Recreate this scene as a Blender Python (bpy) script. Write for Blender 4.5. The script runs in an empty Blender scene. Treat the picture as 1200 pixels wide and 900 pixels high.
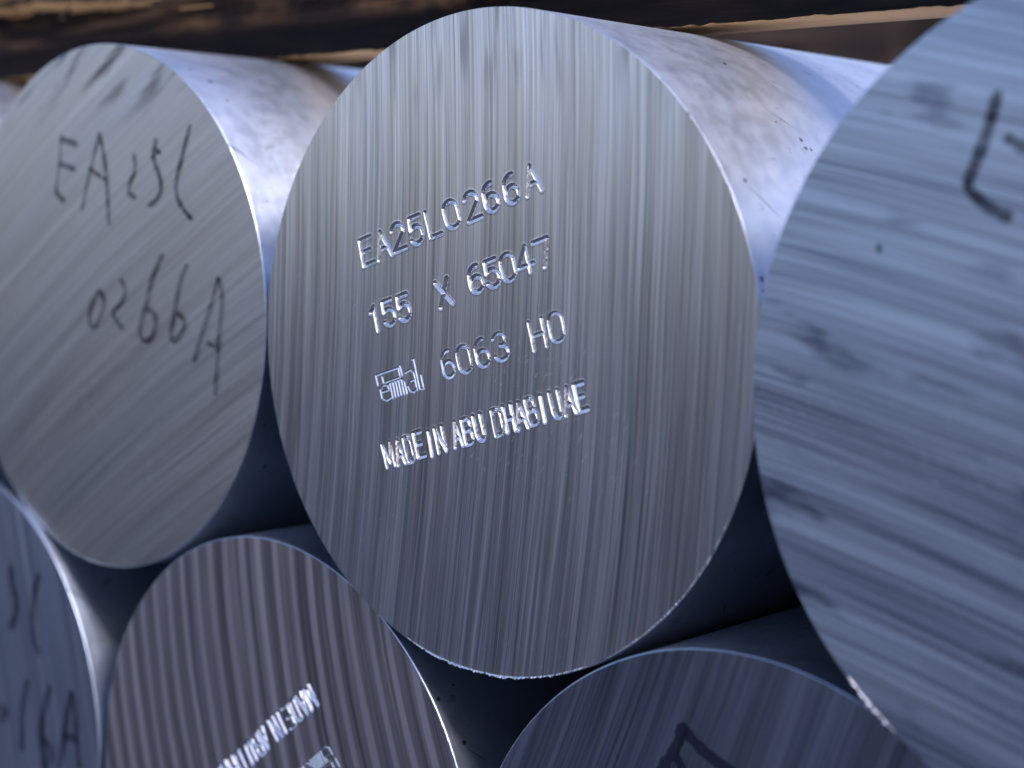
import bpy, bmesh, math, random
import numpy as np
from mathutils import Vector, noise

random.seed(7)
rng = np.random.default_rng(7)
SC = bpy.context.scene
COL = SC.collection

# ------------------------------------------------------------------ camera
cam_d = bpy.data.cameras.new('camera')
cam = bpy.data.objects.new('camera', cam_d)
COL.objects.link(cam)
cam.location = (0.26122, -0.27838, 0.03030)
cam.rotation_euler = tuple(math.radians(a) for a in (84.17077, -1.07475, 42.19941))
cam_d.sensor_width = 36.0
cam_d.lens = 1928.35 / 1200.0 * 36.0
cam_d.clip_start = 0.01
cam_d.clip_end = 300.0
cam_d.dof.use_dof = True
cam_d.dof.focus_distance = 0.388
cam_d.dof.aperture_fstop = 9.0
SC.camera = cam

# ------------------------------------------------------------------ light
SUN_EL, SUN_AZ = math.radians(46), math.radians(93)   # azimuth clockwise from +Y
world = bpy.data.worlds.new('World')
SC.world = world
world.use_nodes = True
wn = world.node_tree
bg = wn.nodes['Background']
sky = wn.nodes.new('ShaderNodeTexSky')
sky.sky_type = 'NISHITA'
sky.sun_disc = False
sky.sun_elevation = SUN_EL
sky.sun_rotation = SUN_AZ
sky.air_density = 1.0
sky.dust_density = 2.6
sky.ozone_density = 1.5
wn.links.new(sky.outputs[0], bg.inputs[0])
bg.inputs[1].default_value = 0.15

sun_d = bpy.data.lights.new('sun', 'SUN')
sun_d.energy = 4.8
sun_d.angle = math.radians(20)
sun_d.color = (1.0, 0.985, 0.97)
sun = bpy.data.objects.new('sun', sun_d)
COL.objects.link(sun)
sdir = Vector((math.sin(SUN_AZ) * math.cos(SUN_EL), math.cos(SUN_AZ) * math.cos(SUN_EL), math.sin(SUN_EL)))
sun.rotation_euler = sdir.to_track_quat('Z', 'Y').to_euler()

SC.view_settings.view_transform = 'Standard'
SC.view_settings.look = 'None'
SC.view_settings.exposure = 0.62
SC.view_settings.gamma = 1.0
SC.view_settings.use_white_balance = True
SC.view_settings.white_balance_temperature = 6350
SC.view_settings.white_balance_tint = 25
SC.view_settings.use_curve_mapping = False

# ------------------------------------------------------------------ node helpers
class NT:
    def __init__(self, name):
        self.m = bpy.data.materials.new(name)
        self.m.use_nodes = True
        self.t = self.m.node_tree
        self.bsdf = self.t.nodes['Principled BSDF']
    def node(self, kind, **kw):
        n = self.t.nodes.new(kind)
        for k, v in kw.items():
            setattr(n, k, v)
        return n
    def put(self, sock, v):
        if isinstance(v, bpy.types.NodeSocket):
            self.t.links.new(v, sock)
        else:
            sock.default_value = v
    def math(self, op, a, b=0.0, c=0.0, clamp=False):
        n = self.node('ShaderNodeMath', operation=op, use_clamp=clamp)
        for i, v in enumerate((a, b, c)):
            self.put(n.inputs[i], v)
        return n.outputs[0]
    def comb(self, x, y, z=0.0):
        n = self.node('ShaderNodeCombineXYZ')
        for i, v in enumerate((x, y, z)):
            self.put(n.inputs[i], v)
        return n.outputs[0]
    def noise(self, vec, scale, detail=2.0, rough=0.5, dist=0.0):
        n = self.node('ShaderNodeTexNoise', noise_dimensions='3D')
        self.put(n.inputs['Vector'], vec)
        n.inputs['Scale'].default_value = scale
        n.inputs['Detail'].default_value = detail
        n.inputs['Roughness'].default_value = rough
        n.inputs['Distortion'].default_value = dist
        return n.outputs['Fac']
    def ramp(self, fac, lo, hi, a=0.0, b=1.0, smooth=True):
        n = self.node('ShaderNodeMapRange', interpolation_type='SMOOTHSTEP' if smooth else 'LINEAR')
        self.put(n.inputs['Value'], fac)
        for k, v in (('From Min', lo), ('From Max', hi), ('To Min', a), ('To Max', b)):
            self.put(n.inputs[k], v)
        return n.outputs['Result']
    def mix(self, fac, a, b, mode='MIX'):
        n = self.node('ShaderNodeMix', data_type='RGBA', blend_type=mode)
        self.put(n.inputs[0], fac)
        self.put(n.inputs[6], a)
        self.put(n.inputs[7], b)
        return n.outputs[2]
    def xyz(self):
        tc = self.node('ShaderNodeTexCoord')
        s = self.node('ShaderNodeSeparateXYZ')
        self.t.links.new(tc.outputs['Object'], s.inputs[0])
        return tc.outputs['Object'], s.outputs[0], s.outputs[1], s.outputs[2]

# ------------------------------------------------------------------ materials
def sawn_metal(name, ang, curve, seed, base=(0.60, 0.60, 0.62), fine=1.0, broad=1.0, ridges=0.0,
               blotch=0.0, rough=0.33, aniso=0.5, ink=False, punched=False, smear=0.0):
    """Saw-cut aluminium: blade marks run along direction `ang` in the face, bent by the blade radius."""
    k = NT(name)
    P, x, y, z = k.xyz()
    c, s = math.cos(math.radians(ang)), math.sin(math.radians(ang))
    v = k.math('ADD', k.math('MULTIPLY', x, c), k.math('MULTIPLY', z, s))
    u0 = k.math('ADD', k.math('MULTIPLY', x, -s), k.math('MULTIPLY', z, c))
    u = k.math('SUBTRACT', u0, k.math('MULTIPLY', k.math('MULTIPLY', v, v), curve))
    # slow wander so that no two marks run exactly parallel
    wob = k.noise(k.comb(k.math('MULTIPLY', u, 14), k.math('MULTIPLY', v, 9), seed), 1.0, 2)
    u = k.math('ADD', u, k.math('MULTIPLY', k.math('SUBTRACT', wob, 0.5), 0.0035))
    def st(fu, fv, off, detail=2.0, rough_=0.55):
        return k.noise(k.comb(k.math('MULTIPLY', u, fu), k.math('MULTIPLY', v, fv), seed + off), 1.0, detail, rough_)
    hair = st(3200, 18, 1.1, 2.0, 0.6)
    f1 = st(1200, 10, 2.3, 3.0, 0.65)
    f2 = st(260, 7, 4.7, 3.0, 0.6)
    f3 = st(70, 9, 7.9, 2.0)
    f4 = k.noise(k.comb(k.math('MULTIPLY', u, 30), k.math('MULTIPLY', v, 14), seed + 9.0), 1.0, 3.0)
    cen = lambda f, g: k.math('MULTIPLY', k.math('SUBTRACT', f, 0.5), g)
    t = k.math('ADD', cen(hair, 0.9 * fine), cen(f1, 1.5 * fine))
    t = k.math('ADD', t, cen(f2, 1.0 * broad))
    t = k.math('ADD', t, cen(f3, 0.32 * broad))
    t = k.math('ADD', t, cen(f4, 0.12))
    glint = k.ramp(st(1300, 10, 31.0, 1.0), 0.66, 0.76)
    t = k.math('ADD', t, k.math('MULTIPLY', glint, 0.6 * fine))
    if ridges:
        ph = k.math('ADD', k.math('MULTIPLY', u, 2 * math.pi / 0.0072), k.math('MULTIPLY', k.math('SUBTRACT', f3, 0.5), 2.2))
        w = k.math('POWER', k.math('ADD', k.math('MULTIPLY', k.math('SINE', ph), 0.5), 0.5), 3.5)
        t = k.math('ADD', t, k.math('MULTIPLY', k.math('SUBTRACT', w, 0.25), ridges))
    lvl = k.math('ADD', k.math('MULTIPLY', t, 1.0), 0.55, clamp=True)
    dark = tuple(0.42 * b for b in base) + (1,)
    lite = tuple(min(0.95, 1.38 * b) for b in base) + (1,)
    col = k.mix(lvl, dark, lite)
    # faint warm / cool drift between bands of saw marks (oil film)
    hue = k.ramp(st(40, 5, 13.0), 0.35, 0.65)
    col = k.mix(1.0, col, k.mix(hue, (1.02, 0.995, 0.985, 1), (0.985, 1.0, 1.02, 1)), 'MULTIPLY')
    if smear:                           # dirt dragged along the cut near the top rim
        sm = k.ramp(k.noise(k.comb(k.math('MULTIPLY', u, 210), k.math('MULTIPLY', v, 28), seed + 61), 1.0, 2.0), 0.52, 0.68)
        top = k.ramp(z, 0.050, 0.072)
        col = k.mix(k.math('MULTIPLY', k.math('MULTIPLY', sm, top), smear), col, (0.12, 0.10, 0.11, 1))
    if blotch:
        b1 = k.ramp(k.noise(k.comb(k.math('MULTIPLY', u, 95), k.math('MULTIPLY', v, 26), seed + 21), 1.0, 3.0, 0.6), 0.56, 0.72)
        col = k.mix(k.math('MULTIPLY', b1, blotch), col, (0.10, 0.12, 0.19, 1))
    # specks of swarf and handling dings
    vor = k.node('ShaderNodeTexVoronoi', feature='F1')
    k.put(vor.inputs['Vector'], k.comb(k.math('MULTIPLY', x, 1.0), seed, k.math('MULTIPLY', z, 1.0)))
    vor.inputs['Scale'].default_value = 150
    sep = k.node('ShaderNodeSeparateColor'); k.t.links.new(vor.outputs['Color'], sep.inputs[0])
    pick = k.math('GREATER_THAN', sep.outputs[0], 0.90)
    spk = k.math('MULTIPLY', k.math('LESS_THAN', vor.outputs['Distance'], k.math('MULTIPLY', sep.outputs[1], 0.045)), pick)
    tone = k.mix(k.math('GREATER_THAN', sep.outputs[2], 0.35), (0.06, 0.06, 0.08, 1), (0.95, 0.95, 0.95, 1))
    col = k.mix(k.math('MULTIPLY', spk, 0.8), col, tone)
    # scuffs: patches of crossing hairline scratches
    q = k.noise(k.comb(k.math('MULTIPLY', x, 1.0), seed, k.math('MULTIPLY', z, 1.0)), 26.0, 2.0)
    q = k.math('MULTIPLY', k.ramp(q, 0.44, 0.62), k.ramp(z, -0.02, 0.055, 1.0, 0.15))
    sc = k.node('ShaderNodeTexNoise', noise_dimensions='3D')
    k.put(sc.inputs['Vector'], k.comb(k.math('MULTIPLY', k.math('ADD', u0, k.math('MULTIPLY', v, 0.45)), 1500), k.math('MULTIPLY', v, 330), seed))
    sc.inputs['Scale'].default_value = 1.0; sc.inputs['Detail'].default_value = 2.0
    sf = k.math('MULTIPLY', k.ramp(sc.outputs['Fac'], 0.63, 0.70), q)
    col = k.mix(k.math('MULTIPLY', sf, 0.55), col, (0.95, 0.95, 0.96, 1))
    b = k.bsdf
    if ink:
        body = k.ramp(k.math('ADD', k.math('MULTIPLY', f1, 0.6), k.math('MULTIPLY', f2, 0.5)), 0.38, 0.62)
        col = k.mix(body, (0.006, 0.007, 0.014, 1), (0.02, 0.023, 0.045, 1))
        b.inputs['Metallic'].default_value = 0.0
        b.inputs['Roughness'].default_value = 0.6
        b.inputs['Specular IOR Level'].default_value = 0.15
        k.put(b.inputs['Alpha'], k.math('SUBTRACT', ink, k.math('MULTIPLY', body, 0.38 if ink < 1 else 0.05)))
        k.put(b.inputs['Base Color'], col)
        return k.m
    ro = k.math('ADD', rough, k.math('ADD', cen(f2, 0.16), cen(f1, 0.14)))
    b.inputs['Metallic'].default_value = 1.0
    if punched:                         # metal coined by the stamp: bright, without saw grain
        at = k.node('ShaderNodeAttribute', attribute_name='punched')
        pf = at.outputs['Fac']
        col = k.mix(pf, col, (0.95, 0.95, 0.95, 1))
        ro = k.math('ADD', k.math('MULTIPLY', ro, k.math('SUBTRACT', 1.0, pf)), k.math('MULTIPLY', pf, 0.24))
        k.put(b.inputs['Anisotropic'], k.math('MULTIPLY', k.math('SUBTRACT', 1.0, pf), aniso))
    else:
        b.inputs['Anisotropic'].default_value = aniso
    k.put(b.inputs['Base Color'], col)
    k.put(b.inputs['Roughness'], ro)
    k.put(b.inputs['Tangent'], k.comb(-s, 0.0, c))   # across the grooves
    h = k.math('ADD', k.math('MULTIPLY', f1, 0.7), k.math('ADD', k.math('MULTIPLY', f2, 1.3), k.math('MULTIPLY', hair, 0.25)))
    h = k.math('ADD', h, k.math('MULTIPLY', sf, 0.5))
    bump = k.node('ShaderNodeBump')
    bump.inputs['Strength'].default_value = 0.55
    bump.inputs['Distance'].default_value = 0.00006
    k.put(bump.inputs['Height'], h)
    k.t.links.new(bump.outputs[0], b.inputs['Normal'])
    return k.m

def cast_skin(name, seed):
    """As-cast billet skin: pale, matt, mottled, pitted, with dirty drag marks along the log."""
    k = NT(name)
    P, x, y, z = k.xyz()
    ang = k.math('ARCTAN2', z, x)
    ca = k.comb(k.math('MULTIPLY', ang, 0.0775), y, seed)
    big = k.noise(ca, 38, 4, 0.62, 0.3)
    mid = k.noise(ca, 170, 4, 0.65)
    finen = k.noise(ca, 900, 3, 0.6)
    drag = k.noise(k.comb(k.math('MULTIPLY', ang, 0.0775 * 9), k.math('MULTIPLY', y, 1.3), seed + 3), 40, 3, 0.6)
    col = k.mix(k.ramp(big, 0.35, 0.65), (0.50, 0.59, 0.71, 1), (0.62, 0.71, 0.82, 1))
    col = k.mix(k.ramp(mid, 0.5, 0.8, 0, 0.3), col, (0.45, 0.50, 0.60, 1))
    dirt = k.math('MULTIPLY', k.ramp(mid, 0.54, 0.70), k.ramp(drag, 0.50, 0.66))
    col = k.mix(k.math('MULTIPLY', dirt, 0.5), col, (0.07, 0.075, 0.10, 1))
    # a few dark score lines running askew across the skin
    arcl = k.math('MULTIPLY', ang, 0.0775)
    sv = k.noise(k.comb(k.math('MULTIPLY', k.math('ADD', arcl, k.math('MULTIPLY', y, 0.9)), 330), k.math('MULTIPLY', k.math('SUBTRACT', y, arcl), 14), seed), 1.0, 3, 0.7)
    score = k.math('MULTIPLY', k.ramp(sv, 0.66, 0.70), k.ramp(k.noise(ca, 30, 2), 0.5, 0.6))
    col = k.mix(k.math('MULTIPLY', score, 0.8), col, (0.04, 0.045, 0.07, 1))
    vor = k.node('ShaderNodeTexVoronoi', feature='F1')
    k.put(vor.inputs['Vector'], ca)
    vor.inputs['Scale'].default_value = 420
    sep = k.node('ShaderNodeSeparateColor'); k.t.links.new(vor.outputs['Color'], sep.inputs[0])
    zone = k.ramp(k.noise(ca, 22, 2), 0.45, 0.62)
    pit = k.math('MULTIPLY', k.math('LESS_THAN', vor.outputs['Distance'], k.math('MULTIPLY', sep.outputs[1], 0.30)),
                 k.math('GREATER_THAN', sep.outputs[0], k.math('SUBTRACT', 0.97, k.math('MULTIPLY', zone, 0.35))))
    col = k.mix(k.math('MULTIPLY', pit, 0.85), col, (0.03, 0.03, 0.045, 1))
    b = k.bsdf
    k.put(b.inputs['Base Color'], col)
    k.put(b.inputs['Metallic'], 1.0)
    k.put(b.inputs['Roughness'], k.ramp(mid, 0.3, 0.7, 0.37, 0.43))
    h = k.math('ADD', k.math('MULTIPLY', mid, 1.0), k.math('MULTIPLY', finen, 0.35))
    h = k.math('SUBTRACT', h, k.math('MULTIPLY', pit, 0.6))
    bump = k.node('ShaderNodeBump')
    bump.inputs['Strength'].default_value = 0.13
    bump.inputs['Distance'].default_value = 0.00025
    k.put(bump.inputs['Height'], h)
    k.t.links.new(bump.outputs[0], b.inputs['Normal'])
    return k.m

def timber_mat():
    k = NT('weathered_timber')
    P, x, y, z = k.xyz()
    g = k.noise(k.comb(k.math('MULTIPLY', x, 9), k.math('MULTIPLY', y, 120), k.math('MULTIPLY', z, 120)), 1.0, 4, 0.65, 0.4)
    g2 = k.noise(k.comb(k.math('MULTIPLY', x, 30), k.math('MULTIPLY', y, 500), k.math('MULTIPLY', z, 500)), 1.0, 3, 0.6)
    big = k.noise(P, 22, 3, 0.6)
    col = k.mix(k.ramp(g, 0.36, 0.66), (0.012, 0.008, 0.006, 1), (0.15, 0.08, 0.038, 1))
    col = k.mix(k.ramp(g2, 0.45, 0.7, 0, 0.6), col, (0.05, 0.032, 0.02, 1))
    col = k.mix(k.ramp(big, 0.46, 0.6, 0, 0.85), col, (0.010, 0.008, 0.008, 1))
    # tar-black lower edge band and clean sawn wood on the underside
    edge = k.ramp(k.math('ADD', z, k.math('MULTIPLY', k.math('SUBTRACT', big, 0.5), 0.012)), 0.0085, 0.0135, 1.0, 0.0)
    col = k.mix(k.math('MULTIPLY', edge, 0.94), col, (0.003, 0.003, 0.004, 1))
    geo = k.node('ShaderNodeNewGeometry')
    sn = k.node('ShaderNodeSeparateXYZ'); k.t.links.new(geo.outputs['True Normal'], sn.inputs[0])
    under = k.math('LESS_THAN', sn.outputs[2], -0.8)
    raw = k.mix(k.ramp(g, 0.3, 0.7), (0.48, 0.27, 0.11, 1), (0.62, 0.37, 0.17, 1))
    deep_shade = k.ramp(k.math('ADD', y, k.math('MULTIPLY', big, 0.01)), 0.017, 0.030, 0.0, 0.6)  # shade towards the back of the underside, painted as dark brown
    raw = k.mix(k.math('MULTIPLY', deep_shade, 0.9), raw, (0.055, 0.038, 0.026, 1))
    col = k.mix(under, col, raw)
    b = k.bsdf
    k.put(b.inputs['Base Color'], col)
    b.inputs['Roughness'].default_value = 0.85
    b.inputs['Specular IOR Level'].default_value = 0.12
    bump = k.node('ShaderNodeBump')
    bump.inputs['Strength'].default_value = 0.9
    bump.inputs['Distance'].default_value = 0.0012
    k.put(bump.inputs['Height'], k.math('ADD', g, k.math('MULTIPLY', g2, 0.4)))
    k.t.links.new(bump.outputs[0], b.inputs['Normal'])
    return k.m

def plain_wood():
    k = NT('old_brown_wood')
    P, x, y, z = k.xyz()
    g = k.noise(k.comb(k.math('MULTIPLY', x, 6), k.math('MULTIPLY', y, 90), k.math('MULTIPLY', z, 90)), 1.0, 3, 0.6)
    k.put(k.bsdf.inputs['Base Color'], k.mix(k.ramp(g, 0.3, 0.7), (0.022, 0.016, 0.013, 1), (0.055, 0.036, 0.026, 1)))
    k.bsdf.inputs['Roughness'].default_value = 0.9
    k.bsdf.inputs['Specular IOR Level'].default_value = 0.2
    return k.m

def ground_mat():
    k = NT('yard_concrete')
    P, x, y, z = k.xyz()
    n1 = k.noise(P, 3.0, 5, 0.6); n2 = k.noise(P, 120, 4, 0.6)
    col = k.mix(k.ramp(n1, 0.3, 0.7), (0.010, 0.015, 0.028, 1), (0.018, 0.025, 0.042, 1))
    col = k.mix(k.ramp(n2, 0.4, 0.7, 0, 0.5), col, (0.02, 0.023, 0.03, 1))
    k.put(k.bsdf.inputs['Base Color'], col)
    k.bsdf.inputs['Roughness'].default_value = 0.95
    k.bsdf.inputs['Specular IOR Level'].default_value = 0.15
    bump = k.node('ShaderNodeBump'); bump.inputs['Strength'].default_value = 0.5; bump.inputs['Distance'].default_value = 0.002
    k.put(bump.inputs['Height'], n2); k.t.links.new(bump.outputs[0], k.bsdf.inputs['Normal'])
    return k.m

# ------------------------------------------------------------------ mesh helpers
def link_mesh(name, verts, faces, mat, parent=None, smooth=False):
    me = bpy.data.meshes.new(name)
    me.from_pydata([tuple(v) for v in verts], [], faces)
    me.materials.append(mat)
    me.update()
    if smooth:
        me.polygons.foreach_set('use_smooth', [True] * len(me.polygons))
    o = bpy.data.objects.new(name, me)
    COL.objects.link(o)
    if parent: o.parent = parent
    return o

def tag(o, label, cat, group=None, kind=None):
    if label: o['label'] = label
    if cat: o['category'] = cat
    if group: o['group'] = group
    if kind: o['kind'] = kind

# ------------------------------------------------------------------ ground
R = 0.0775
GZ = -0.1345 - R - 0.0012
gm = link_mesh('ground', [(-40, -40, GZ), (40, -40, GZ), (40, 40, GZ), (-40, 40, GZ)], [(0, 1, 2, 3)], ground_mat())
gm['kind'] = 'structure'

# ------------------------------------------------------------------ stamp font (unit box strokes)
def arc(cx, cy, rx, ry, a0, a1, n=10):
    return [(cx + rx * math.cos(math.radians(a0 + (a1 - a0) * i / n)), cy + ry * math.sin(math.radians(a0 + (a1 - a0) * i / n))) for i in range(n + 1)]
F = {
 'E': [[(1, 1), (0, 1), (0, 0), (1, 0)], [(0, .52), (.8, .52)]],
 'A': [[(0, 0), (.5, 1), (1, 0)], [(.2, .36), (.8, .36)]],
 '2': [arc(.5, .72, .48, .28, 165, -20, 9) + [(0, 0), (1, 0)]],
 '5': [[(.95, 1), (.12, 1), (.08, .56)] + arc(.48, .33, .5, .33, 120, -150, 12)],
 'L': [[(0, 1), (0, 0), (.95, 0)]],
 '0': [arc(.5, .7, .5, .3, 0, 180, 8) + arc(.5, .3, .5, .3, 180, 360, 8) + [(1, .7)]],
 '6': [arc(.62, .62, .6, .38, 80, 180, 6) + [(.02, .3)], arc(.5, .3, .49, .3, 0, 360, 14)],
 '1': [[(.1, .8), (.6, 1), (.6, 0)]],
 'X': [[(0, 0), (1, 1)], [(0, 1), (1, 0)]],
 '4': [[(.68, 0), (.68, 1), (0, .28), (1, .28)]],
 '7': [[(0, 1), (1, 1), (.45, 0)]],
 '3': [arc(.45, .75, .45, .25, 160, -80, 9), arc(.45, .27, .52, .27, 85, -160, 10)],
 'H': [[(0, 0), (0, 1)], [(1, 0), (1, 1)], [(0, .5), (1, .5)]],
 'O': [arc(.5, .7, .5, .3, 0, 180, 8) + arc(.5, .3, .5, .3, 180, 360, 8) + [(1, .7)]],
 'M': [[(0, 0), (0, 1), (.5, .15), (1, 1), (1, 0)]],
 'D': [[(0, 0), (0, 1), (.5, 1)] + arc(.5, .7, .5, .3, 90, 0, 5) + arc(.5, .3, .5, .3, 0, -90, 5) + [(0, 0)]],
 'I': [[(.5, 0), (.5, 1)]],
 'N': [[(0, 0), (0, 1), (1, 0), (1, 1)]],
 'B': [[(0, 0), (0, 1), (.55, 1)] + arc(.55, .77, .4, .23, 90, -90, 6) + arc(.55, .27, .45, .27, 90, -90, 6) + [(0, 0)], [(0, .54), (.55, .54)]],
 'U': [[(0, 1), (0, .28)] + arc(.5, .28, .5, .28, 180, 360, 8) + [(1, 1)]],
}
# each line: rectangle (s0,s1,t0,t1) in mm in the stamp's own frame, and characters (char, left, right, base, cap height, half width of groove, depth)
def line_chars(txt, ext, base, cap, hw, dp):
    return [(ch, a, b, base, cap, hw, dp) for ch, (a, b) in zip(txt, ext)]
hwA = .57
L1 = line_chars('EA25L0266A', [(-33.2, -29.0), (-27.6, -22.7), (-21.6, -17.2), (-15.3, -10.9), (-8.7, -4.6), (-2.6, 1.9), (4.4, 8.7), (10.5, 14.8), (17.0, 21.2), (23.4, 28.0)], 28.9, 6.4, hwA, .86)
L2 = line_chars('155X65047', [(-34.6, -31.8), (-30.0, -25.9), (-24.6, -20.4), (-10.3, -6.2), (.5, 4.8), (5.9, 10.2), (11.0, 15.2), (16.3, 21.0), (21.9, 26.4)], 12.3, 6.1, hwA, .86)
L3 = line_chars('6063', [(-13.9, -10.0), (-8.4, -4.2), (-2.4, 1.8), (3.8, 8.0)], -4.7, 6.3, .46, .66) + \
     line_chars('HO', [(15.6, 19.6), (21.2, 25.4)], -4.9, 6.5, .46, .66)
L4 = line_chars('MADEINABUDHABIUAE',
    [(-39.7, -36.7), (-35.7, -32.9), (-31.8, -29.4), (-28.3, -25.6), (-24.6, -22.2), (-20.9, -18.3), (-15.2, -12.6), (-11.5, -8.8), (-7.3, -4.9),
     (-1.5, 1.3), (2.3, 4.9), (5.7, 8.9), (9.8, 12.5), (12.8, 15.6), (17.2, 19.8), (20.7, 23.8), (24.6, 27.3)], -21.0, 5.9, .58, .86)
def logo_strokes():
    S = []
    S.append([(-36.9, -.6), (-37.0, 1.9), (-28.6, 1.9), (-28.6, -.5), (-34.8, -.5), (-34.8, 1.1)])
    S.append([(-27.9, 2.2), (-27.7, -.3)])
    # e
    S.append([(-36.0, -2.6), (-33.4, -2.6), (-33.5, -1.4), (-35.0, -1.0), (-36.4, -1.8), (-36.4, -4.0), (-35.0, -4.9), (-33.2, -4.6)])
    # m
    for i in range(5):
        S.append([(-32.6 + i * 1.05, -4.8), (-32.6 + i * 1.05, -1.2)])
    S.append([(-32.6, -1.1), (-28.4, -1.0), (-27.5, -1.9), (-27.4, -4.9)])
    # a
    S.append([(-26.7, .1), (-24.6, .4), (-23.7, -.6), (-23.7, -4.9)])
    S.append([(-23.8, -2.2), (-25.7, -2.3), (-26.6, -3.3), (-26.2, -4.6), (-24.9, -5.1), (-23.8, -4.4)])
    # l
    S.append([(-23.4, 2.6), (-22.8, 2.7), (-22.8, -4.8), (-21.4, -5.1), (-21.5, -1.6)])
    return S
STAMPS = {
 1: ((-35.6, 30.4, 27.0, 37.2), L1, []),
 2: ((-36.6, 28.6, 10.4, 20.4), L2, []),
 3: ((-39.2, 27.6, -7.0, 4.4), L3, logo_strokes()),
 4: ((-41.8, 29.4, -22.8, -13.2), L4, []),
}
def stamp_patch(which, rot_deg, T, cell, parent, mat, seed, hwk=1.0):
    """Relief of one line of punched characters; returns the border loop for cutting the face."""
    (s0, s1, t0, t1), chars, logo = STAMPS[which]
    ns, nt = int((s1 - s0) / cell), int((t1 - t0) / cell)
    S, Tt = np.meshgrid(np.linspace(s0, s1, ns + 1), np.linspace(t0, t1, nt + 1))
    H = np.zeros_like(S)
    r = np.random.default_rng(int(seed))
    jobs = []
    for (ch, a, b, base, cap, hw, dp) in chars:
        jit = r.normal(0, .13); dp = dp * (1 + r.normal(0, .16))
        tilt = r.normal(0, .03)
        for pl in F[ch]:
            jobs.append(([(a + px * (b - a) + tilt * py * cap, base + jit + py * cap) for px, py in pl], hw * hwk * (1 + r.normal(0, .06)), dp))
    for pl in logo:
        jobs.append((pl, .29, .28))
    gx = r.normal(0, 1, (nt // 6 + 3, ns // 6 + 3))                   # uneven bite of the punch
    ix = np.arange(nt + 1) / 6; iy = np.arange(ns + 1) / 6
    a0, b0 = ix.astype(int)[:, None], iy.astype(int)[None, :]
    fa, fb = (ix % 1)[:, None], (iy % 1)[None, :]
    ROUGH = .075 * ((gx[a0, b0] * (1 - fa) + gx[a0 + 1, b0] * fa) * (1 - fb) + (gx[a0, b0 + 1] * (1 - fa) + gx[a0 + 1, b0 + 1] * fa) * fb)
    ROUGH = np.clip(ROUGH, -.35, .35)
    for pl, hw, dp in jobs:
        D = np.full_like(S, 9.0)
        groove = np.zeros_like(S)
        for (ax, ay), (bx, by) in zip(pl[:-1], pl[1:]):
            m = 1.6
            i0 = max(0, int((min(ay, by) - m - t0) / (t1 - t0) * nt)); i1 = min(nt + 1, int((max(ay, by) + m - t0) / (t1 - t0) * nt) + 2)
            j0 = max(0, int((min(ax, bx) - m - s0) / (s1 - s0) * ns)); j1 = min(ns + 1, int((max(ax, bx) + m - s0) / (s1 - s0) * ns) + 2)
            ss, tt = S[i0:i1, j0:j1], Tt[i0:i1, j0:j1]
            vx, vy = bx - ax, by - ay
            q = np.clip(((ss - ax) * vx + (tt - ay) * vy) / (vx * vx + vy * vy + 1e-9), 0, 1)
            d = np.hypot(ss - ax - q * vx, tt - ay - q * vy) * (1 + .5 * ROUGH[i0:i1, j0:j1])
            D[i0:i1, j0:j1] = np.minimum(D[i0:i1, j0:j1], d)
            flat = abs(vx) / (math.hypot(vx, vy) + 1e-9)               # slope shaped for light: upright strokes steep and bright, level ones shallow and dark
            dps = dp * (1 - .58 * flat ** 1.5)
            groove[i0:i1, j0:j1] = np.minimum(groove[i0:i1, j0:j1], -dps * np.clip((1 - d / hw) / .9, 0, 1))
        e = D / hw
        groove *= 1 + ROUGH[:groove.shape[0], :groove.shape[1]]
        lip = .035 * dp * np.exp(-((e - 1.22) / .22) ** 2)               # metal pushed up beside the stroke
        H = np.where(groove < 0, np.minimum(H, groove), H)
        H = np.where((groove >= 0) & (H >= 0), np.maximum(H, lip), H)
    edge = np.minimum.reduce([S - s0, s1 - S, Tt - t0, t1 - Tt])
    H = H * np.clip(edge / .5, 0, 1)
    a = math.radians(rot_deg); c, s = math.cos(a), math.sin(a)
    X = (S * c - Tt * s + T[0]) / 1000; Z = (S * s + Tt * c + T[1]) / 1000
    V = np.stack([X, -H / 1000, Z], -1).reshape(-1, 3)
    idx = np.arange((ns + 1) * (nt + 1)).reshape(nt + 1, ns + 1)
    Q = np.stack([idx[:-1, :-1], idx[:-1, 1:], idx[1:, 1:], idx[1:, :-1]], -1).reshape(-1, 4)
    me = bpy.data.meshes.new('stamped_lettering')
    me.vertices.add(len(V)); me.vertices.foreach_set('co', V.ravel())
    me.loops.add(Q.size); me.loops.foreach_set('vertex_index', Q.ravel())
    me.polygons.add(len(Q)); me.polygons.foreach_set('loop_start', np.arange(0, Q.size, 4))
    me.polygons.foreach_set('loop_total', np.full(len(Q), 4)) if bpy.app.version < (4, 1) else None
    me.polygons.foreach_set('use_smooth', np.ones(len(Q), dtype=bool))
    me.materials.append(mat)
    me.update(calc_edges=True); me.validate()
    at = me.attributes.new('punched', 'FLOAT', 'POINT')
    at.data.foreach_set('value', np.clip(-H / .05, 0, 1).ravel().astype(np.float32))
    o = bpy.data.objects.new('stamped_lettering', me); COL.objects.link(o); o.parent = parent
    loop = list(idx[0, :]) + list(idx[1:, -1]) + list(idx[-1, -2::-1]) + list(idx[-2:0:-1, 0])
    return V[np.array(loop)]

# ------------------------------------------------------------------ billets
def wobble(a, seed, amp=.00012):
    return amp * (noise.noise((math.cos(a) * 3, math.sin(a) * 3, seed)) + .6 * noise.noise((math.cos(a) * 14, math.sin(a) * 14, seed + 5)))

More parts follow.
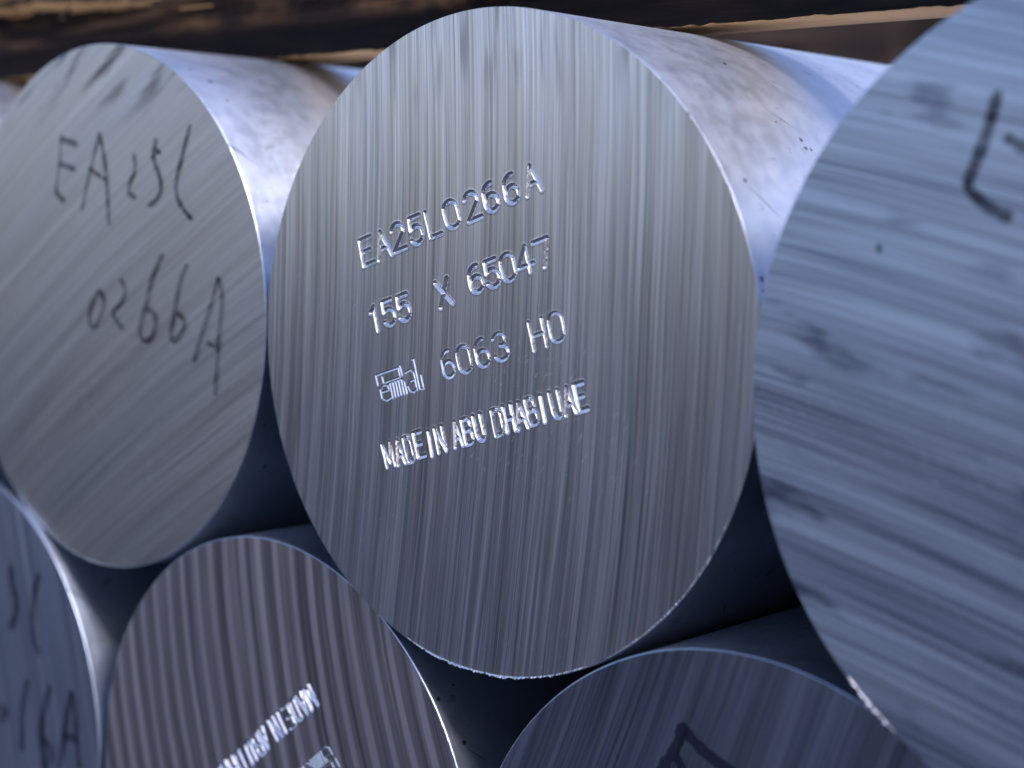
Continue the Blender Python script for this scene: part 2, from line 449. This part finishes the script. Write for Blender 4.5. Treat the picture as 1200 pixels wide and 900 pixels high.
def make_billet(cx, cy, cz, seed, face_mat, skin_mat, label, edge=.00018, stamps=(), rot=18, T=(0, 0), cell=.10, length=3.2, hwk=1.0):
    root = bpy.data.objects.new('aluminium_billet', None)
    root.empty_display_size = .05
    root.location = (cx, cy, cz)
    COL.objects.link(root)
    tag(root, label, 'metal billet', 'sawn aluminium billets in the stack')
    N = 360
    ang = [2 * math.pi * i / N for i in range(N)]
    rim = [R - edge + wobble(a, seed) * .5 - .4 * edge * abs(noise.noise((math.cos(a) * 40, math.sin(a) * 40, seed))) for a in ang]
    # face
    bm = bmesh.new()
    loops = [[Vector((r * math.cos(a), 0, r * math.sin(a))) for a, r in zip(ang, rim)]]
    for wch in stamps:
        V = stamp_patch(wch, rot, T, cell, root, face_mat, seed * 10 + wch, hwk)
        loops.append([Vector(v) for v in V])
    for L in loops:
        vs = [bm.verts.new((v.x, 0, v.z)) for v in L]
        for i in range(len(vs)):
            bm.edges.new((vs[i], vs[(i + 1) % len(vs)]))
    bmesh.ops.triangle_fill(bm, edges=bm.edges[:], use_beauty=False, normal=(0, -1, 0))
    for f in bm.faces:
        f.normal_update()
        if f.normal.y > 0: f.normal_flip()
    me = bpy.data.meshes.new('sawn_face'); bm.to_mesh(me); bm.free()
    me.materials.append(face_mat)
    fo = bpy.data.objects.new('sawn_face', me); COL.objects.link(fo); fo.parent = root
    # barrel with a broken edge
    verts, faces = [], []
    rows = [(0.0, None)]
    ys = [0, edge * .3, edge, edge + .0002, .003, .01, .03, .06, .12, .25, .5, 1.0, 2.0, length]
    for k_, y in enumerate(ys):
        for i, a in enumerate(ang):
            if k_ == 0: r = rim[i]
            elif k_ == 1: r = rim[i] + edge * .55
            elif k_ == 2: r = R + wobble(a, seed) * .4
            else: r = R
            verts.append((r * math.cos(a), y, r * math.sin(a)))
    for k_ in range(len(ys) - 1):
        for i in range(N):
            j = (i + 1) % N
            faces.append((k_ * N + i, (k_ + 1) * N + i, (k_ + 1) * N + j, k_ * N + j))
    back = [(len(ys) - 1) * N + i for i in range(N)]
    faces.append(tuple(back[::-1]))
    bo = link_mesh('barrel', verts, faces, skin_mat, root, smooth=True)
    bo.data.polygons[len(faces) - 1].use_smooth = False
    bm = bmesh.new(); bm.from_mesh(bo.data); bmesh.ops.recalc_face_normals(bm, faces=bm.faces[:])
    # open front would confuse orientation: make sure normals point outward
    f0 = bm.faces[:][N * 7] if len(bm.faces) > N * 7 else None
    if f0 is not None:
        c0 = f0.calc_center_median()
        if f0.normal.dot(Vector((c0.x, 0, c0.z))) < 0:
            bmesh.ops.reverse_faces(bm, faces=bm.faces[:])
    bm.to_mesh(bo.data); bm.free()
    return root

def burr(root, seed, a0, a1, size, mat, n=420):
    """Ragged sliver of metal left by the blade along the rim."""
    verts, faces = [], []
    for i in range(n + 1):
        a = math.radians(a0 + (a1 - a0) * i / n)
        fade = math.sin(math.pi * i / n) ** .5
        q = .5 + noise.noise((i * .11, seed, 0)) * .7 + noise.noise((i * .41, seed, 3)) * .6
        h = size * fade * max(.08, q)
        out = .6 * size * (noise.noise((i * .23, seed, 9)) + .3) * fade
        rr = R - .00035 + wobble(a, seed)
        for dr, dy in ((-.00015, 0.0001), (-.0001 + .2 * h, -.5 * h), (.00005 + h * .6 + out * .4, -.9 * h), (.0001 + h, -.1 * h), (.0000, .0003)):
            verts.append(((rr + dr) * math.cos(a), dy, (rr + dr) * math.sin(a)))
    for i in range(n):
        for k_ in range(4):
            faces.append((i * 5 + k_, i * 5 + k_ + 1, (i + 1) * 5 + k_ + 1, (i + 1) * 5 + k_))
    return link_mesh('burr', verts, faces, mat, root)

def ribbon(root, strokes, mat, width, seed, name='marker_writing'):
    """Felt-pen strokes lying on the sawn face (mm coordinates of that face)."""
    verts, faces = [], []
    for si, (pl, wk) in enumerate(strokes):
        pts = [Vector((p[0], p[1])) for p in pl]
        dense = []
        n = len(pts)
        for i in range(n - 1):                                  # Catmull-Rom
            p0 = pts[max(0, i - 1)]; p1 = pts[i]; p2 = pts[i + 1]; p3 = pts[min(n - 1, i + 2)]
            for j in range(8):
                t = j / 8
                dense.append(.5 * ((2 * p1) + (p2 - p0) * t + (2 * p0 - 5 * p1 + 4 * p2 - p3) * t * t + (3 * p1 - p0 - 3 * p2 + p3) * t ** 3))
        dense.append(pts[-1])
        b = len(verts); y = -(.00006 + .00002 * si)
        m = len(dense)
        for i, p in enumerate(dense):
            d = dense[min(m - 1, i + 1)] - dense[max(0, i - 1)]
            d = d.normalized() if d.length > 1e-6 else Vector((1, 0))
            nrm = Vector((-d.y, d.x))
            w = width * wk * (1 + .35 * noise.noise((i * .35, si * 3.1, seed))) * (.55 if i in (0, m - 1) else 1)
            if i == 0: p = p - d * w * .3
            if i == m - 1: p = p + d * w * .3
            for sgn in (-.5, .5):
                q = p + nrm * w * sgn
                verts.append((q.x / 1000, y, q.y / 1000))
        for i in range(m - 1):
            faces.append((b + 2 * i, b + 2 * i + 2, b + 2 * i + 3, b + 2 * i + 1))
    return link_mesh(name, verts, faces, mat, root)

# the six billets in view and the one peeping in at the left edge
m_centre = sawn_metal('sawn_face_centre', 87.7, .62, 3.0, base=(.81, .745, .725), fine=1.2, broad=.38, punched=True, smear=.5)
m_left = sawn_metal('sawn_face_left', 32, -.5, 11.0, base=(.72, .66, .63), fine=.42, broad=.42, rough=.36, smear=.9)
m_right = sawn_metal('sawn_face_right', -15, -.5, 19.0, base=(.53, .61, .84), fine=1.1, broad=1.5, blotch=.9)  # blue of the reflected sky mixed into the base colour
m_lowleft = sawn_metal('sawn_face_ridged', 112, -2.0, 27.0, base=(.66, .625, .63), fine=.7, broad=.5, ridges=1.0, punched=True)
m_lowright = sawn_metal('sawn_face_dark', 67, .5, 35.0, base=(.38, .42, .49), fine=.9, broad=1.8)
m_edge = sawn_metal('sawn_face_edge', 104, .5, 43.0, base=(.52, .60, .84), fine=.5, broad=.7)
m_far = sawn_metal('sawn_face_far', 80, .5, 51.0)
skins = [cast_skin('cast_skin', 2.0), cast_skin('cast_skin_pitted', 8.0), cast_skin('cast_skin_smudged', 15.0)]

B2 = make_billet(0, 0, 0, 1.0, m_centre, skins[1],
    'central aluminium billet in sharp focus, stamped EA25L0266A and MADE IN ABU DHABI UAE', edge=.00003, stamps=(1, 2, 3, 4))
B1 = make_billet(-.15827, .00213, .00066, 2.0, m_left, skins[0],
    'upper left aluminium billet with EA25L 0266A handwritten in black marker on its face')
B3 = make_billet(.15778, -.0075, -.00029, 3.0, m_right, skins[2],
    'large blurred billet at right edge with near-horizontal saw streaks and one dark L-shaped marker stroke')
B4 = make_billet(-.07723, .00092, -.13460, 4.0, m_lowleft, skins[2],
    'lower billet with wide vertical saw ridges and bright upside-down stamped text', stamps=(3, 4), rot=220, T=(-1.2, -.45), cell=.16, hwk=1.08)
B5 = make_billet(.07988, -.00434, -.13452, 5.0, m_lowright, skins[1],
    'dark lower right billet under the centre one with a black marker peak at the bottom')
B0 = make_billet(-.23488, .00031, -.13430, 6.0, m_edge, skins[0],
    'bluish billet cut off by the bottom left corner with faint blurred marker writing')
BM = make_billet(-.3172, .004, .0004, 7.0, m_far, skins[2],
    'billet at far left edge, only a dark blue sliver showing beside the upper left billet')

bm_mat = sawn_metal('burr_metal', 60, 0, 5.0, base=(.85, .85, .86), fine=.3, broad=.3, rough=.22, aniso=0)
burr(B2, 3.3, 252, 296, .0008, bm_mat)
burr(B2, 5.1, 300, 345, .0003, bm_mat, 240)
burr(B4, 6.3, 14, 46, .0002, bm_mat, 240)
burr(B3, 9.3, 226, 236, .0007, bm_mat, 160)

# handwriting
ink1 = sawn_metal('marker_ink_dry', 32, -.5, 11.0, ink=.74)
ink2 = sawn_metal('marker_ink_wet', 67, .5, 35.0, ink=1.0)
ink3 = sawn_metal('marker_ink_faded', 104, .5, 43.0, ink=.72)
ribbon(B1, [
 ([(-19.5, 51.6), (-20.5, 43.2), (-22.4, 35.6), (-22.7, 33.7)], .7), ([(-19.6, 50.2), (-15, 49.4), (-11.2, 48.5)], 1.25),
 ([(-20.5, 42.7), (-16, 42), (-12.5, 41.2)], 1.1), ([(-22.7, 34.5), (-20.8, 33), (-18.2, 31.8)], 1.1),
 ([(-8.7, 29.1), (-4.7, 39.3), (.8, 51.7)], .7), ([(.8, 51.7), (3.8, 41.1), (5.3, 24.9)], 1.0), ([(-4.7, 41.6), (.1, 39.3), (4.1, 38.0)], .8),
 ([(17.9, 45.1), (18.5, 41.1), (15.4, 35.7), (15.8, 33.9), (18.5, 33.0)], .95),
 ([(28.8, 49.4), (27.3, 44.6), (30.0, 39.3), (31.0, 35.7), (28.7, 32.2), (25.0, 30.8)], 1.0), ([(28.1, 46.7), (30.6, 45.4)], .9),
 ([(44.4, 53.0), (41.2, 45.3), (37.9, 36.6), (39.7, 31.4), (45.0, 27.1)], .9),
 ([(.2, 5.4), (-4.0, 1.0), (-5.1, -4.6), (-2.1, -5.3), (1.9, -.4), (2.4, 3.0), (.2, 5.4)], 1.0),
 ([(11.2, 9.1), (13.3, 6.0), (11.8, 2.6), (7.5, -.5), (8.2, -2.6), (12.0, -5.3)], .95),
 ([(31.6, 16.9), (26.6, 9.8), (23.8, 2.4), (20.5, -5.2), (22.3, -8.0), (25.8, -7.3), (28.3, -3.1), (27.2, .1), (23.3, 1.1)], 1.05),
 ([(43.0, 14.5), (39.6, 8.8), (37.7, 2.3), (35.6, -5.1), (36.9, -7.4), (40.6, -4.8), (41.7, -1.5), (38.6, .7)], 1.05),
 ([(46.1, -12.8), (48.4, -7.5), (53.6, 3.1), (57.1, 11.4)], .9), ([(57.1, 11.4), (58.8, 5.7), (57.3, -5.3), (55.8, -21.2)], .85),
 ([(52.0, -6.5), (55.5, -7.7), (57.3, -6.1)], .8)], ink1, 1.6, 1.0)
ribbon(B3, [([(-28.8, 53.5), (-30.6, 46.2), (-33.9, 37.5)], 1.15), ([(-33.9, 37.5), (-31.6, 35.2), (-29.0, 33.4), (-25.2, 31.8)], 1.05),
            ([(-26.9, 45.8), (-23.5, 43.9), (-16.0, 40.9)], 1.0), ([(-50.8, 26.6), (-50.6, 25.2)], .6)], sawn_metal('marker_ink_blue', -15, -.5, 19.0, ink=.8), 2.0, 2.0)
ribbon(B5, [([(-16.6, 59.4), (-15.7, 58.3), (-11.2, 55.4), (-7.3, 53.7), (-3.0, 52.2), (8, 48)], 1.1),
            ([(-16.6, 58.9), (-17.1, 55.7), (-18.9, 52.4), (-21.3, 48.7), (-25, 42)], 1.05), ([(-17.9, 52.6), (-16.6, 50.9), (-14.8, 47.4)], .8)], ink2, 2.4, 3.0)
ribbon(B0, [([(29.4, 49.7), (29.3, 44.5), (31.9, 38.8), (31.1, 33.5), (27.9, 29.4)], 1.1), ([(45.4, 49.7), (42.6, 43.2), (41.2, 35.3), (42.3, 27.7), (44.9, 24.0)], 1.0),
            ([(38.1, 13.9), (34.8, 3.6), (34.6, -5.2), (33.7, -9.8)], 1.1), ([(51.2, 14.9), (47.2, 5.5), (45.5, -2.7), (46.9, -8.4), (47.6, -14.3)], 1.1),
            ([(46.3, -3.4), (50.8, -4.9), (51.5, -9.9)], .9), ([(63.0, 15.3), (60.0, 5.8), (56.0, -10.6)], 1.0), ([(63.3, 15.4), (65.1, 8.6), (65.8, 1.1), (67.1, -7.8)], 1.0),
            ([(58.4, .3), (65.8, 1.1)], .9), ([(21.9, 1.7), (25.1, .6), (21.8, -2.8)], 1.1)], ink3, 3.0, 4.0)

# ------------------------------------------------------------------ timber bearer lying across the top of the stack
def make_timber(x0, x1, y0, y1, h, nx, nz, label, mat):
    verts, faces = [], []
    def split(x, z):
        g = noise.noise((x * 7, 0, z * 95)) + .55 * noise.noise((x * 22, 3, z * 260)) + .25 * noise.noise((x * 70, 6, z * 700))
        crack = noise.noise((x * 5 + 9, 1.7, z * 60))
        d = .0035 * g - .010 * max(0, .10 - abs(crack)) / .10 * (1 if z > .010 else .1)
        q_ = min(1, max(0, (noise.noise((x * 11, 8, z * 60 + x * 3)) - .05) / .25)); step = .0022 * q_ * q_ * (3 - 2 * q_) * .6
        k_ = min(1, max(0, (z - .006) / .008))
        return (d + step) * k_ + .0006 * noise.noise((x * 60, 2, z * 300)) * (1 - k_)
    for j in range(nz + 1):
        z = h * j / nz
        for i in range(nx + 1):
            x = x0 + (x1 - x0) * i / nx
            zz = z + (0.0003 * noise.noise((x * 90, 5, 0)) + .0004 * noise.noise((x * 300, 5, 1)) + .0003 if j == 0 else 0)
            verts.append((x, -split(x, z), zz))
    def fid(i, j): return j * (nx + 1) + i
    for j in range(nz):
        for i in range(nx):
            faces.append((fid(i, j), fid(i + 1, j), fid(i + 1, j + 1), fid(i, j + 1)))
    b = len(verts)
    # underside, back and top share the end loops
    prof = [(y1 - y0, .0006), (y1 - y0, h)]
    for (yy, zz) in prof:
        for i in range(nx + 1):
            verts.append((x0 + (x1 - x0) * i / nx, yy, zz))
    for i in range(nx):
        faces.append((fid(i, 0), b + i, b + i + 1, fid(i + 1, 0)))
        faces.append((b + i, b + nx + 1 + i, b + nx + 2 + i, b + i + 1))
        faces.append((fid(i, nz), fid(i + 1, nz), b + nx + 2 + i, b + nx + 1 + i))
    faces.append(tuple([fid(0, j) for j in range(nz + 1)] + [b + nx + 1, b]))
    faces.append(tuple([fid(nx, j) for j in range(nz, -1, -1)] + [b + nx, b + 2 * nx + 1]))
    o = link_mesh('timber_bearer', verts, faces, mat)
    o.location = (0, y0, R + .0002)
    tag(o, label, 'timber', 'timbers laid across the stack')
    return o
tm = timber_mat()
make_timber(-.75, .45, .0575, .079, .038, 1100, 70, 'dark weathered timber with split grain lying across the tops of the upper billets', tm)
make_timber(-1.6, .75, .62, .72, .13, 120, 10, 'blurred dark brown timber further back, seen in the gap under the front timber', plain_wood())
